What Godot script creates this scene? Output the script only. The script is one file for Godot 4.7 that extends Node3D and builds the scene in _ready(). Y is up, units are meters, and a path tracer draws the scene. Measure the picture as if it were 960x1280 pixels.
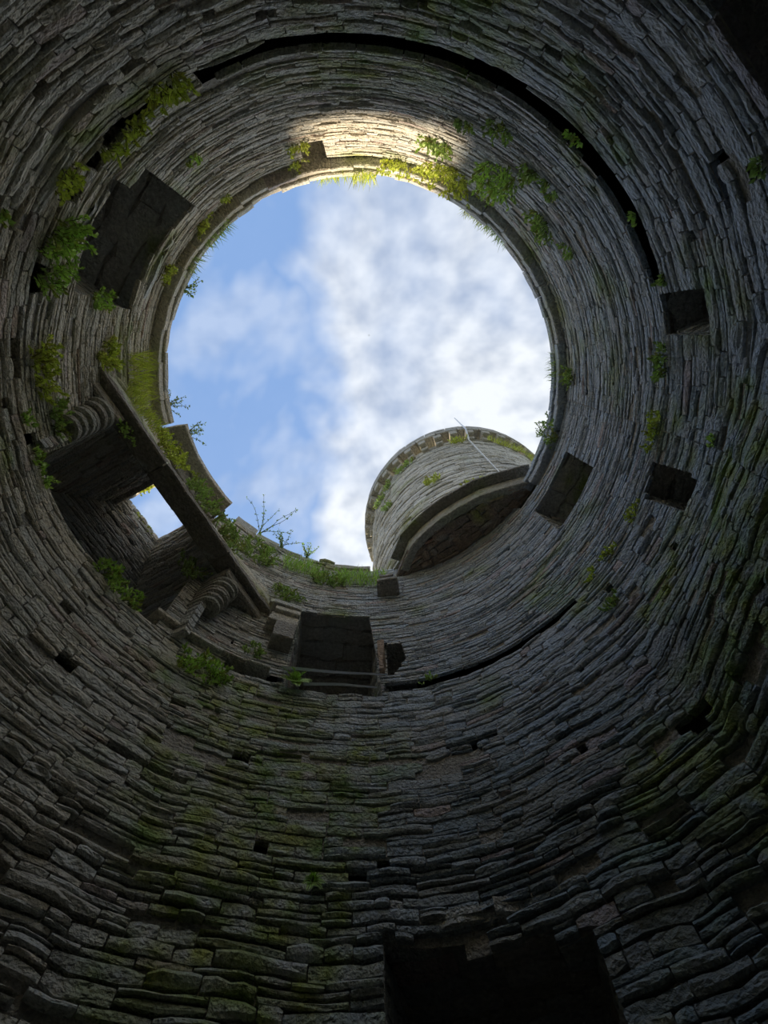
extends Node3D
# The inside of a round ruined stone tower, seen from its floor looking up through the open top.
# Plan: the tower's axis is x = z = 0. An angle (degrees) runs clockwise as seen by somebody looking up; heights are in wall radii above the eye.

const R := 2.3            # radius of the inner wall face, metres
const EYE := 1.5          # height of the eye, metres
const EYE_AT := Vector3(0.041 * R, EYE, 0.295 * R)
const LEDGE := 1.555      # the upper floor's level
const TOP := 2.44         # underside of the coping ring
const SUN_FROM := 97.0
const SUN_HIGH := 17.5

var rng := RandomNumberGenerator.new()
var rough := FastNoiseLite.new()
var patch := FastNoiseLite.new()
var wave := FastNoiseLite.new()
var M := {}
var no_gaps := func(_v: float) -> Array: return []


# ------------------------------------------------------------------ places
func W(deg: float, h: float, r := 1.0) -> Vector3:
	var a := deg_to_rad(deg)
	return Vector3(cos(a) * r * R, EYE + h * R, -sin(a) * r * R)

func NT(n: float, t: float, h: float, deg := 152.5) -> Vector3:      # a frame facing the fireplace: n outwards, t along the chord
	var a := deg_to_rad(deg)
	return Vector3((n * cos(a) - t * sin(a)) * R, EYE + h * R, -(n * sin(a) + t * cos(a)) * R)

func inward(deg: float) -> Vector3:
	var a := deg_to_rad(deg)
	return Vector3(-cos(a), 0, sin(a))

func sun_way() -> Vector3:
	return -inward(SUN_FROM) * cos(deg_to_rad(SUN_HIGH)) + Vector3.UP * sin(deg_to_rad(SUN_HIGH))

func wall_radius(a: float, h: float) -> float:                       # the lower wall flattens on its right side; metres
	var r := R
	if h < LEDGE:
		var d := wrapf(a - deg_to_rad(7.0), -PI, PI)
		if absf(d) < 0.6:
			var flat := 0.90 * R / cos(d)
			r = lerpf(R, minf(R, flat), smoothstep(1.34, 1.0, h))
	return r + 0.025 * wave.get_noise_2d(a * 40.0, h * 30.0)


# ------------------------------------------------------------------ nodes
func numbered(called: String, parent: Node) -> String:
	if not parent.has_node(NodePath(called)):
		return called
	var key := "n_" + called
	var n: int = parent.get_meta(key, 1)
	while parent.has_node(NodePath("%s_%03d" % [called, n])):
		n += 1
	parent.set_meta(key, n + 1)
	return "%s_%03d" % [called, n]

func put(called: String, shape: Variant, mat: Material, parent: Node = self) -> MeshInstance3D:
	var o := MeshInstance3D.new()
	o.name = numbered(called, parent)
	o.mesh = shape.mesh() if shape is Bag else shape
	o.material_override = mat
	o.cast_shadow = GeometryInstance3D.SHADOW_CASTING_SETTING_ON
	parent.add_child(o, true)
	return o

func thing(called: String, label: String, category: String, at := Vector3.ZERO, group := "") -> Node3D:
	var o := Node3D.new()
	o.name = numbered(called, self)
	o.position = at
	add_child(o, true)
	o.set_meta("label", label)
	o.set_meta("category", category)
	if group:
		o.set_meta("group", group)
	return o

func structure(called: String, label: String) -> Node3D:
	var o := thing(called, label, "wall")
	o.remove_meta("category")
	o.set_meta("kind", "structure")
	o.set_meta("category", called.get_slice("_", 0))
	return o


# ------------------------------------------------------------------ triangle bags
class Bag:
	var v := PackedVector3Array()
	var n := PackedVector3Array()
	var c := PackedColorArray()

	func tri(a: Vector3, b: Vector3, d: Vector3, core: Vector3, ca: Color, cb: Color, cd: Color) -> void:
		var x := (b - a).cross(d - a)
		if x.length_squared() < 1e-16:
			return
		x = x.normalized()
		if x.dot((a + b + d) / 3.0 - core) > 0.0:      # seen from outside the corners must run clockwise
			v.append(a); v.append(d); v.append(b)
			c.append(ca); c.append(cd); c.append(cb)
		else:
			x = -x
			v.append(a); v.append(b); v.append(d)
			c.append(ca); c.append(cb); c.append(cd)
		n.append(x); n.append(x); n.append(x)

	func quad(a: Vector3, b: Vector3, d: Vector3, e: Vector3, core: Vector3, col: Color) -> void:
		tri(a, b, d, core, col, col, col)
		tri(a, d, e, core, col, col, col)

	func add(o: Bag) -> void:
		v.append_array(o.v); n.append_array(o.n); c.append_array(o.c)

	func mesh() -> ArrayMesh:
		var arr := []
		arr.resize(Mesh.ARRAY_MAX)
		arr[Mesh.ARRAY_VERTEX] = v
		arr[Mesh.ARRAY_NORMAL] = n
		arr[Mesh.ARRAY_COLOR] = c
		var m := ArrayMesh.new()
		m.add_surface_from_arrays(Mesh.PRIMITIVE_TRIANGLES, arr)
		return m


# ------------------------------------------------------------------ colours of stone (linear)
func stone_tint(deg: float, h: float) -> Color:                      # one stone's slate colour, with the dim side toned down
	var cool := 0.5 + 0.5 * cos(deg_to_rad(deg - 20.0))               # bluer slate on one side of the tower, browner on the other
	var base := Color(0.92, 0.84, 0.66).lerp(Color(0.62, 0.71, 0.83), cool * 0.9)
	var k := rng.randf_range(0.86, 1.1)
	var damp_dim := smoothstep(75.0, 20.0, absf(wrapf(deg - 35.0 - 12.0 * wave.get_noise_1d(h * 120.0), -180.0, 180.0))) * smoothstep(1.45, 0.9, h + 0.25 * wave.get_noise_1d(deg * 3.0))
	base = base.lerp(Color(0.30, 0.33, 0.30), damp_dim * 0.8)              # damp, mossy side; also darkened to stand for the dim lower right
	var warm := rng.randf_range(-0.04, 0.04)
	if rng.randf() < 0.05:
		base = base.lerp(Color(0.75, 0.52, 0.46), 0.5)
	return Color(base.r * k + warm, base.g * k, base.b * k - warm)

func grown(col: Color, p: Vector3, moss: float) -> Color:            # moss and lichen that grow on it in patches
	var m := clampf((patch.get_noise_3dv(p * 1.0) + moss) * 2.6, 0.0, 1.0)
	m *= clampf(0.55 + 1.2 * patch.get_noise_3dv(p * 7.0 + Vector3(9, 3, 1)), 0.0, 1.0)
	var green := Color(0.28, 0.45, 0.09).lerp(Color(0.52, 0.56, 0.12), clampf(0.5 + patch.get_noise_3dv(p * 3.0), 0, 1))
	var out := col.lerp(green, m * 0.95)
	var l := patch.get_noise_3dv(p * 5.0 + Vector3(31, 7, 2))
	if l > 0.33:
		out = out.lerp(Color(0.8, 0.8, 0.75), clampf((l - 0.33) * 3.5, 0.0, 0.55))
	return Color(maxf(out.r, 0.01), maxf(out.g, 0.01), maxf(out.b, 0.01))

func wall_moss(deg: float, h: float) -> float:
	var a := wrapf(deg - 104.0, -180.0, 180.0)
	var b := wrapf(deg - 5.0, -180.0, 180.0)
	var c := wrapf(deg - 250.0, -180.0, 180.0)
	var m := -0.16
	m += 0.85 * exp(-a * a / 330.0) * smoothstep(1.6, 1.1, h)
	m += 0.42 * exp(-b * b / 900.0) * smoothstep(1.75, 1.4, h)
	m += 0.30 * exp(-c * c / 3600.0) * smoothstep(1.75, 1.5, h)
	return m


# ------------------------------------------------------------------ one stone
# place.call(u, v, p): u metres along the course, v metres across it, p metres proud of the face
func stone(place: Callable, u0: float, u1: float, v0: float, v1: float, proud: float, nu: int, col: Color, moss: float, deep := -0.06) -> Bag:
	var bag := Bag.new()
	var rows := []
	var cols := []
	var core: Vector3 = place.call((u0 + u1) / 2, (v0 + v1) / 2, deep * 0.5)
	var hgt := v1 - v0
	var skew := rng.randf_range(-0.25, 0.25) * hgt
	var tilt := rng.randf_range(-0.4, 0.4) * proud
	var off := Vector3(rng.randf() * 50, rng.randf() * 50, rng.randf() * 50)
	for i in nu + 1:
		var s := float(i) / nu
		var edge := 1.0 - pow(absf(2 * s - 1), 5.0) * 0.35
		var u := lerpf(u0, u1, s)
		var q := off + Vector3(s * (u1 - u0) * 22.0, 0, 0)
		var wob_b := rough.get_noise_3dv(q) * hgt * 0.34
		var wob_t := rough.get_noise_3dv(q + Vector3(0, 40, 0)) * hgt * 0.34
		var mid := proud * (1.0 + 0.75 * rough.get_noise_3dv(q + Vector3(0, 0, 30)))
		var mid2 := proud * (1.0 + 0.75 * rough.get_noise_3dv(q + Vector3(0, 0, 60)))
		var b := v0 + wob_b + (1 - edge) * hgt * 0.25
		var t := v1 + wob_t - (1 - edge) * hgt * 0.25
		var us := (s - 0.5) * skew
		var row: Array[Vector3] = [
			place.call(u, b, deep), place.call(u, b + hgt * 0.02, proud * edge * 0.62 - tilt * 0.5), place.call(u + us * 0.3, lerpf(b, t, 0.3), mid * edge - tilt * 0.3),
			place.call(u + us * 0.7, lerpf(b, t, 0.7), mid2 * edge + tilt * 0.3), place.call(u, t - hgt * 0.02, proud * edge * 0.62 + tilt * 0.5), place.call(u, t, deep)]
		var cr: Array[Color] = []
		for p in row:
			cr.append(grown(col, p, moss))
		rows.append(row)
		cols.append(cr)
	for i in nu:
		var a: Array[Vector3] = rows[i]
		var d: Array[Vector3] = rows[i + 1]
		var ca: Array[Color] = cols[i]
		var cd: Array[Color] = cols[i + 1]
		for j in 5:
			bag.tri(a[j], a[j + 1], d[j + 1], core, ca[j], ca[j + 1], cd[j + 1])
			bag.tri(a[j], d[j + 1], d[j], core, ca[j], cd[j + 1], cd[j])
	for e in [0, nu]:
		var a: Array[Vector3] = rows[e]
		var ca: Array[Color] = cols[e]
		for j in range(1, 5):
			bag.tri(a[0], a[j], a[j + 1], core, ca[0], ca[j], ca[j + 1])
	return bag

# courses of stones over a face; blocked.call(v) gives the stretches [u0, u1] that stay open; the stones land in sink, the mortar behind them in bed
var stone_depth := -0.06
var joint := 0.003
func courses(place: Callable, u_lo: float, u_hi: float, v_lo: float, v_hi: float, blocked: Callable, thick: Vector2, long: Vector2, proud: Vector2, tint: Callable, sink: Array, bed: Bag, nu := 3, missing := 0.0, bed_at := -0.02) -> void:
	var v := v_lo
	while v < v_hi - 0.012:
		var t := minf(rng.randf_range(thick.x, thick.y), v_hi - v)
		if v_hi - v - t < thick.x * 0.5:
			t = v_hi - v
		var gaps: Array = blocked.call(v + t * 0.5) if blocked.is_valid() else []
		gaps.sort_custom(func(a, b): return a[0] < b[0])
		var runs := []
		var at := u_lo
		for g in gaps:
			if g[1] <= at or g[0] >= u_hi:
				continue
			if g[0] > at:
				runs.append([at, g[0]])
			at = maxf(at, g[1])
		if at < u_hi:
			runs.append([at, u_hi])
		for run in runs:
			if bed != null:
				var n := maxi(1, ceili((run[1] - run[0]) / 0.15))
				for i in n:
					var a := lerpf(run[0], run[1], float(i) / n)
					var b := lerpf(run[0], run[1], float(i + 1) / n)
					var p0: Vector3 = place.call(a, v, bed_at)
					var p1: Vector3 = place.call(b, v, bed_at)
					var p2: Vector3 = place.call(b, v + t, bed_at)
					var p3: Vector3 = place.call(a, v + t, bed_at)
					bed.quad(p0, p1, p2, p3, place.call((a + b) / 2, v + t / 2, -0.5), Color(0.58, 0.54, 0.47))
			var u: float = run[0]
			while u < run[1] - 0.02:
				var l := rng.randf_range(long.x, long.y)
				if rng.randf() < 0.3:
					l *= 0.55
				if run[1] - u - l < long.x * 0.6:
					l = run[1] - u
				if l > long.y * 1.6:
					l *= 0.5
				var hole := missing * (1.0 + 5.0 * maxf(0.0, wave.get_noise_3dv(place.call(u, v, 0.0) * 60.0)))
				if rng.randf() >= hole:
					var cuts := [[v, v + t]]
					if t > thick.x * 1.5 and rng.randf() < 0.4:
						var k := v + t * rng.randf_range(0.35, 0.65)
						cuts = [[v, k], [k, v + t]]
					for c in cuts:
						var look: Array = tint.call(u + l / 2, (c[0] + c[1]) / 2)
						var pr := rng.randf_range(proud.x, proud.y)
						var drop := rng.randf_range(-0.006, 0.006)
						var b := stone(place, u + 0.004, u + l - 0.004, c[0] + joint + drop, c[1] - joint + drop, pr, nu, look[0], look[1], stone_depth)
						sink.append({"bag": b, "at": place.call(u + l / 2, (c[0] + c[1]) / 2, 0.0), "area": l * (c[1] - c[0])})
				u += l
		v += t

var seen_from := Transform3D()
var seen_reach := Vector2.ZERO
func shown(p: Vector3) -> float:                                      # how near a stone lies, nought when it is behind or far beside the view
	var q := seen_from * p
	if q.z > -0.2 or absf(q.x / q.z) > seen_reach.x or absf(q.y / q.z) > seen_reach.y:
		return 0.0
	return 1.0 / p.distance_squared_to(EYE_AT)

# the largest stones in view become parts, the rest one part
func lay(stones: Array, parent: Node3D, most: int, called := "stone", rest := "small_stones", mat: Material = null) -> void:
	for s in stones:
		s.score = s.area * shown(s.at)
	stones.sort_custom(func(a, b): return a.score > b.score)
	var others := Bag.new()
	for i in stones.size():
		if i < most:
			put(called, stones[i].bag.mesh(), M.stone if mat == null else mat, parent)
		else:
			others.add(stones[i].bag)
	if others.v.size():
		var o := put(rest, others.mesh(), M.stone if mat == null else mat, parent)
		o.set_meta("kind", "stuff")


# ------------------------------------------------------------------ flat faces of masonry
func flat_place(p00: Vector3, p10: Vector3, p11: Vector3, p01: Vector3, towards: Vector3) -> Array:
	var lu := (p00.distance_to(p10) + p01.distance_to(p11)) / 2
	var lv := (p00.distance_to(p01) + p10.distance_to(p11)) / 2
	var n := (p10 - p00).cross(p01 - p00).normalized()
	if n.dot(towards - (p00 + p11) / 2) < 0:
		n = -n
	var place := func(u: float, v: float, p: float) -> Vector3:
		var s := u / lu
		var t := v / lv
		return p00.lerp(p10, s).lerp(p01.lerp(p11, s), t) + n * p
	return [place, lu, lv]

func face(p00: Vector3, p10: Vector3, p11: Vector3, p01: Vector3, towards: Vector3, sink: Array, bed: Bag, thick := Vector2(0.05, 0.1), long := Vector2(0.16, 0.4), moss := -0.25, dim := 1.0, hue := Color(1, 1, 1)) -> void:
	var f := flat_place(p00, p10, p11, p01, towards)
	var tint := func(_u: float, _v: float) -> Array:
		var c := stone_tint(120.0, 2.0)
		return [Color(c.r * dim * hue.r, c.g * dim * hue.g, c.b * dim * hue.b), moss]
	courses(f[0], 0, f[1], 0, f[2], no_gaps, thick, long, Vector2(0.005, 0.03), tint, sink, bed)


# ------------------------------------------------------------------ solid blocks: an outline in plan, drawn out between two heights
func block(outline: Array, y0: float, y1: float, col: Color, moss := -0.3, amp := 0.012, cell := 0.09, bevel := 0.02) -> Bag:
	var bag := Bag.new()
	var pts := PackedVector2Array()
	for i in outline.size():
		var a: Vector2 = outline[i]
		var b: Vector2 = outline[(i + 1) % outline.size()]
		var n := maxi(1, roundi(a.distance_to(b) / cell))
		for k in n:
			pts.append(a.lerp(b, float(k) / n))
	if Geometry2D.is_polygon_clockwise(pts):
		pts.reverse()
	var mid := Vector2.ZERO
	for p in pts:
		mid += p / pts.size()
	var core := Vector3(mid.x, (y0 + y1) / 2, mid.y)
	var nv := maxi(1, roundi((y1 - y0) / cell))
	var rings := []
	for j in nv + 3:
		var y := y0 if j == 0 else y1 if j == nv + 2 else lerpf(y0 + bevel * 0.6, y1 - bevel * 0.6, float(j - 1) / nv)
		var inset := bevel if j == 0 or j == nv + 2 else 0.0
		var ring: Array[Vector3] = []
		for i in pts.size():
			var d := (pts[(i + 1) % pts.size()] - pts[i - 1]).normalized()
			var out := Vector2(d.y, -d.x)
			var q := pts[i] - out * inset
			var p := Vector3(q.x, y, q.y)
			var w := rough.get_noise_3dv(p * 14.0 + core * 3.0) * amp + rough.get_noise_3dv(p * 45.0) * amp * 0.5
			ring.append(p + Vector3(out.x * w, rough.get_noise_3dv(p * 14.0 + Vector3(5, 9, 70)) * amp * 0.7, out.y * w))
		rings.append(ring)
	for j in nv + 2:
		for i in pts.size():
			var k := (i + 1) % pts.size()
			var a: Vector3 = rings[j][i]
			var b: Vector3 = rings[j][k]
			var c: Vector3 = rings[j + 1][k]
			var d: Vector3 = rings[j + 1][i]
			var dir := pts[k] - pts[i]
			var side := (a + c) / 2 - Vector3(dir.y, 0, -dir.x).normalized()
			side.y = (a.y + c.y) / 2 - (0.0 if j > 0 and j < nv + 1 else (1.0 if j else -1.0))
			bag.tri(a, b, c, side, grown(col, a, moss), grown(col, b, moss), grown(col, c, moss))
			bag.tri(a, c, d, side, grown(col, a, moss), grown(col, c, moss), grown(col, d, moss))
	var tris := Geometry2D.triangulate_polygon(pts)
	for end in [0, nv + 2]:
		var ring: Array[Vector3] = rings[end]
		var under: Vector3 = Vector3(0, 1 if end == 0 else -1, 0) * 5.0
		for i in range(0, tris.size(), 3):
			var a := ring[tris[i]]
			var b := ring[tris[i + 1]]
			var c := ring[tris[i + 2]]
			bag.tri(a, b, c, (a + b + c) / 3 + under, grown(col, a, moss), grown(col, b, moss), grown(col, c, moss))
	return bag

func plan(deg: float, r: float) -> Vector2:
	return Vector2(cos(deg_to_rad(deg)) * r * R, -sin(deg_to_rad(deg)) * r * R)

func plan_nt(n: float, t: float, deg := 152.5) -> Vector2:
	var a := deg_to_rad(deg)
	return Vector2((n * cos(a) - t * sin(a)) * R, -(n * sin(a) + t * cos(a)) * R)

func arc_block(d0: float, d1: float, r0: float, r1: float, h0: float, h1: float, col: Color, moss := -0.3, amp := 0.014) -> Bag:
	var n := maxi(1, ceili(absf(d1 - d0) / 4.0))
	var o := []
	for i in n + 1:
		o.append(plan(lerpf(d0, d1, float(i) / n), r0))
	for i in n + 1:
		o.append(plan(lerpf(d1, d0, float(i) / n), r1))
	return block(o, EYE + h0 * R, EYE + h1 * R, col, moss, amp, 0.12, 0.012)


# ------------------------------------------------------------------ openings
var openings := []       # each an outline of (degrees, height)
func gaps_at(h: float) -> Array:
	var out := []
	for poly in openings:
		var xs := []
		for i in poly.size():
			var a: Vector2 = poly[i]
			var b: Vector2 = poly[(i + 1) % poly.size()]
			if (a.y > h) != (b.y > h):
				xs.append(lerpf(a.x, b.x, (h - a.y) / (b.y - a.y)))
		xs.sort()
		for i in range(0, xs.size() - 1, 2):
			for turn in [-360.0, 0.0, 360.0]:
				out.append([deg_to_rad(xs[i] + turn) * R, deg_to_rad(xs[i + 1] + turn) * R])
	return out

# a recess behind an opening in the wall: jambs, sill, soffit and back, all of stones
func recess(parent: Node3D, d0: float, d1: float, h0: float, h1: float, deep: float, shrink := 0.0, most := 300, drop := 0.0) -> void:
	var sink := []
	var bed := Bag.new()
	var mid := (d0 + d1) / 2
	var go := -inward(mid) * deep
	var a := W(d0, h0, 1.02)
	var b := W(d1, h0, 1.02)
	var c := W(d1, h1, 1.02)
	var d := W(d0, h1, 1.02)
	var x := (b - a) * shrink
	var a2 := a + go + x
	var b2 := b + go - x
	var c2 := c + go - x - Vector3(0, drop, 0)
	var d2 := d + go + x - Vector3(0, drop, 0)
	var heart := (a + c + a2 + c2) / 4
	face(a, a2, d2, d, heart, sink, bed)
	face(b, b2, c2, c, heart, sink, bed)
	face(a2, b2, c2, d2, heart, sink, bed)
	face(a, b, b2, a2, heart, sink, bed, Vector2(0.15, 0.25))
	face(d, c, c2, d2, heart, sink, bed, Vector2(0.16, 0.26), Vector2(0.3, 0.6))
	put("mortar_bed", bed.mesh(), M.mortar, parent)
	lay(sink, parent, most)


# ------------------------------------------------------------------ plants
func leaf(bag: Bag, at: Vector3, along: Vector3, side: Vector3, l: float, w: float, col: Color) -> void:
	var up := along.cross(side).normalized()
	var tip := at + along * l - up * l * 0.12
	var m := at + along * l * 0.45
	var a := m + side * w * 0.5 + up * w * 0.18
	var b := m - side * w * 0.5 + up * w * 0.18
	var dark := Color(col.r * 0.8, col.g * 0.8, col.b * 0.8)
	var core := m - up
	bag.tri(at, a, m, core, dark, col, col)
	bag.tri(a, tip, m, core, col, col, col)
	bag.tri(at, m, b, core, dark, col, col)
	bag.tri(m, tip, b, core, col, col, col)

func twig(bag: Bag, pts: Array, r: float, col: Color) -> void:
	for i in pts.size() - 1:
		var a: Vector3 = pts[i]
		var b: Vector3 = pts[i + 1]
		var d := (b - a).normalized()
		var x := d.cross(Vector3(0.3, 0.9, 0.2)).normalized()
		var y := d.cross(x)
		var r0 := r * (1.0 - 0.7 * i / pts.size())
		var r1 := r * (1.0 - 0.7 * (i + 1) / pts.size())
		for k in 3:
			var p := TAU * k / 3
			var q := TAU * (k + 1) / 3
			bag.quad(a + (x * cos(p) + y * sin(p)) * r0, a + (x * cos(q) + y * sin(q)) * r0, b + (x * cos(q) + y * sin(q)) * r1, b + (x * cos(p) + y * sin(p)) * r1, (a + b) / 2, col)

func leaf_tone(tone: int) -> Color:
	var c: Color = [Color(0.76, 0.80, 0.20), Color(0.62, 0.84, 0.26), Color(0.50, 0.64, 0.25)][tone]
	if rng.randf() < 0.12:
		c = c.lerp(Color(0.40, 0.32, 0.10), 0.6)
	var k := rng.randf_range(0.7, 1.25)
	return Color(c.r * k, c.g * k, c.b * k)

func any_dir() -> Vector3:
	return Vector3(rng.randfn(), rng.randfn(), rng.randfn()).normalized()

func plant_at(kind: String, tone: int, at: Vector3, out: Vector3, w: float, h: float, label: String, lush := 1.0) -> void:
	var names := {"herb": "leafy_plant", "fern": "fern", "grass": "grass_tuft", "wisp": "wiry_plant"}
	var o := thing(names[kind], label, "grass" if kind == "grass" else "fern" if kind == "fern" else "plant", at)
	var along := Vector3.UP.cross(out).normalized()
	var stems := Bag.new()
	var leaves := Bag.new()
	var brown := Color(0.10, 0.10, 0.04)
	if kind == "herb":
		var n := clampi(roundi(w * h * 420.0 * lush), 7, 64)
		for i in n:
			var root := along * rng.randf_range(-0.42, 0.42) * w + Vector3.UP * rng.randf_range(-0.45, 0.3) * h
			if (root.x * root.x + root.z * root.z) / (w * w) + root.y * root.y / (h * h) > 0.22:
				root *= 0.7
			var len := rng.randf_range(0.35, 0.8) * minf(0.26, maxf(0.05, 0.5 * minf(w, h) + 0.03))
			var d := (out * rng.randf_range(0.3, 0.9) + Vector3.UP * rng.randf_range(-0.3, 0.8) + along * rng.randf_range(-0.7, 0.7)).normalized()
			var pts := []
			for k in 5:
				var s := k / 4.0
				pts.append(root - out * 0.02 + d * len * s - Vector3.UP * len * 0.5 * s * s)
			twig(stems, pts, 0.003, brown)
			var tone_c := leaf_tone(tone)
			var nl := clampi(roundi(len * 85.0), 5, 20)
			for k in nl:
				var s := (k + 0.6) / nl
				var p: Vector3 = pts[mini(3, int(s * 4))].lerp(pts[mini(4, int(s * 4) + 1)], fposmod(s * 4, 1.0))
				var g := (d + any_dir() * 0.9).normalized()
				var sd := g.cross(Vector3.UP + any_dir() * 0.5).normalized()
				var kk := rng.randf_range(0.75, 1.2)
				var size := rng.randf_range(0.022, 0.042)
				leaf(leaves, p, g, sd, size, size * 0.62, Color(tone_c.r * kk, tone_c.g * kk, tone_c.b * kk))
	elif kind == "fern":
		for i in 13:
			var a := TAU * i / 13 + rng.randf_range(-0.2, 0.2)
			var d := (along * cos(a) + Vector3.UP * (sin(a) * 0.8 + 0.2) + out * rng.randf_range(0.5, 1.0)).normalized()
			var len := rng.randf_range(0.4, 0.62) * maxf(w, h)
			var pts := []
			for k in 8:
				var s := k / 7.0
				pts.append(d * len * s - Vector3.UP * len * 0.45 * s * s)
			twig(stems, pts, 0.003, Color(0.12, 0.16, 0.04))
			var c := leaf_tone(tone)
			for k in range(1, 8):
				var g: Vector3 = (pts[k] - pts[k - 1]).normalized()
				var sd := g.cross(out + Vector3.UP * 0.4).normalized()
				for m in 2:
					var p: Vector3 = pts[k - 1].lerp(pts[k], m * 0.5)
					var l := len * 0.36 * (1.0 - absf(k / 8.0 - 0.3))
					for q in [-1.0, 1.0]:
						leaf(leaves, p, (sd * q + g * 0.5).normalized(), g, l, l * 0.42, c)
	elif kind == "grass":
		var n := clampi(roundi(w * maxf(h, 0.15) * 1500.0 * lush), 40, 420)
		for i in n:
			var root := along * rng.randf_range(-0.5, 0.5) * w + Vector3.UP * rng.randf_range(-0.4, 0.3) * h
			var d := (out * rng.randf_range(0.4, 1.0) + Vector3.UP * rng.randf_range(-0.2, 0.9) + along * rng.randf_range(-0.5, 0.5)).normalized()
			var len := rng.randf_range(0.06, 0.17)
			var c := leaf_tone(tone)
			var sd := d.cross(any_dir()).normalized() * 0.004
			var m := root + d * len * 0.55
			var tip := root + d * len - Vector3.UP * len * rng.randf_range(0.1, 0.5)
			leaves.quad(root - sd, root + sd, m + sd * 0.8, m - sd * 0.8, root - out, c)
			leaves.tri(m - sd * 0.8, m + sd * 0.8, tip, root - out, c, c, c)
	else:
		for i in 7:
			var pts := [Vector3.ZERO]
			var d := (Vector3.UP * rng.randf_range(0.2, 1.0) + out * rng.randf_range(0.5, 1.1) + along * rng.randf_range(-0.8, 0.8)).normalized()
			var len := rng.randf_range(0.5, 1.0) * h
			for k in 6:
				pts.append(pts[-1] + d * len / 6)
				d = (d + any_dir() * 0.25).normalized()
			twig(stems, pts, 0.005, brown)
			for k in range(0, 7):
				for q in 4:
					var c := leaf_tone(tone)
					var g := (d + any_dir() * 1.2).normalized()
					leaf(leaves, pts[k] + any_dir() * 0.012, g, g.cross(any_dir()).normalized(), rng.randf_range(0.02, 0.035), 0.016, c)
	if stems.v.size():
		put("stem", stems.mesh(), M.stem, o).set_meta("kind", "stuff")
	put("foliage", leaves.mesh(), M.leaf, o).set_meta("kind", "stuff")

func plant(kind: String, tone: int, at: Vector3, deg: float, w: float, h: float, label: String) -> void:
	plant_at(kind, tone, at + inward(deg) * 0.03, inward(deg), w, h, label)


# ------------------------------------------------------------------ materials
func noise_tex(freq: float, sd: int, octaves := 5, lo := 0.0, hi := 1.0, size := 1024, type := FastNoiseLite.TYPE_SIMPLEX_SMOOTH) -> NoiseTexture2D:
	var n := FastNoiseLite.new()
	n.noise_type = type
	n.frequency = freq
	n.seed = sd
	n.fractal_octaves = octaves
	var t := NoiseTexture2D.new()
	t.noise = n
	t.seamless = true
	t.width = size
	t.height = size
	var g := Gradient.new()
	g.set_color(0, Color(lo, lo, lo))
	g.set_color(1, Color(hi, hi, hi))
	t.color_ramp = g
	return t

func materials() -> void:
	var st := StandardMaterial3D.new()
	st.vertex_color_use_as_albedo = true
	st.albedo_texture = noise_tex(0.012, 3, 6, 0.74, 1.0)
	st.uv1_triplanar = true
	st.uv1_world_triplanar = true
	st.uv1_scale = Vector3.ONE * 1.6
	st.roughness = 0.72
	st.metallic_specular = 0.45
	st.heightmap_enabled = true
	st.heightmap_texture = noise_tex(0.018, 8, 6)
	st.heightmap_scale = 2.4
	M.stone = st
	var mo: StandardMaterial3D = st.duplicate()
	mo.roughness = 1.0
	M.mortar = mo
	var lf := StandardMaterial3D.new()
	lf.vertex_color_use_as_albedo = true
	lf.roughness = 0.55
	lf.cull_mode = BaseMaterial3D.CULL_DISABLED
	lf.backlight_enabled = true
	lf.backlight = Color(0.55, 0.65, 0.25)
	M.leaf = lf
	var sm := StandardMaterial3D.new()
	sm.vertex_color_use_as_albedo = true
	sm.roughness = 0.9
	M.stem = sm
	var me := StandardMaterial3D.new()
	me.albedo_color = Color(0.93, 0.94, 0.95)
	me.metallic = 0.1
	me.roughness = 0.4
	M.metal = me
	var ea := StandardMaterial3D.new()
	ea.albedo_color = Color(0.28, 0.25, 0.2)
	ea.albedo_texture = noise_tex(0.02, 21, 5, 0.5, 1.0, 512)
	ea.uv1_triplanar = true
	ea.uv1_world_triplanar = true
	ea.roughness = 1.0
	M.earth = ea


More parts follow.
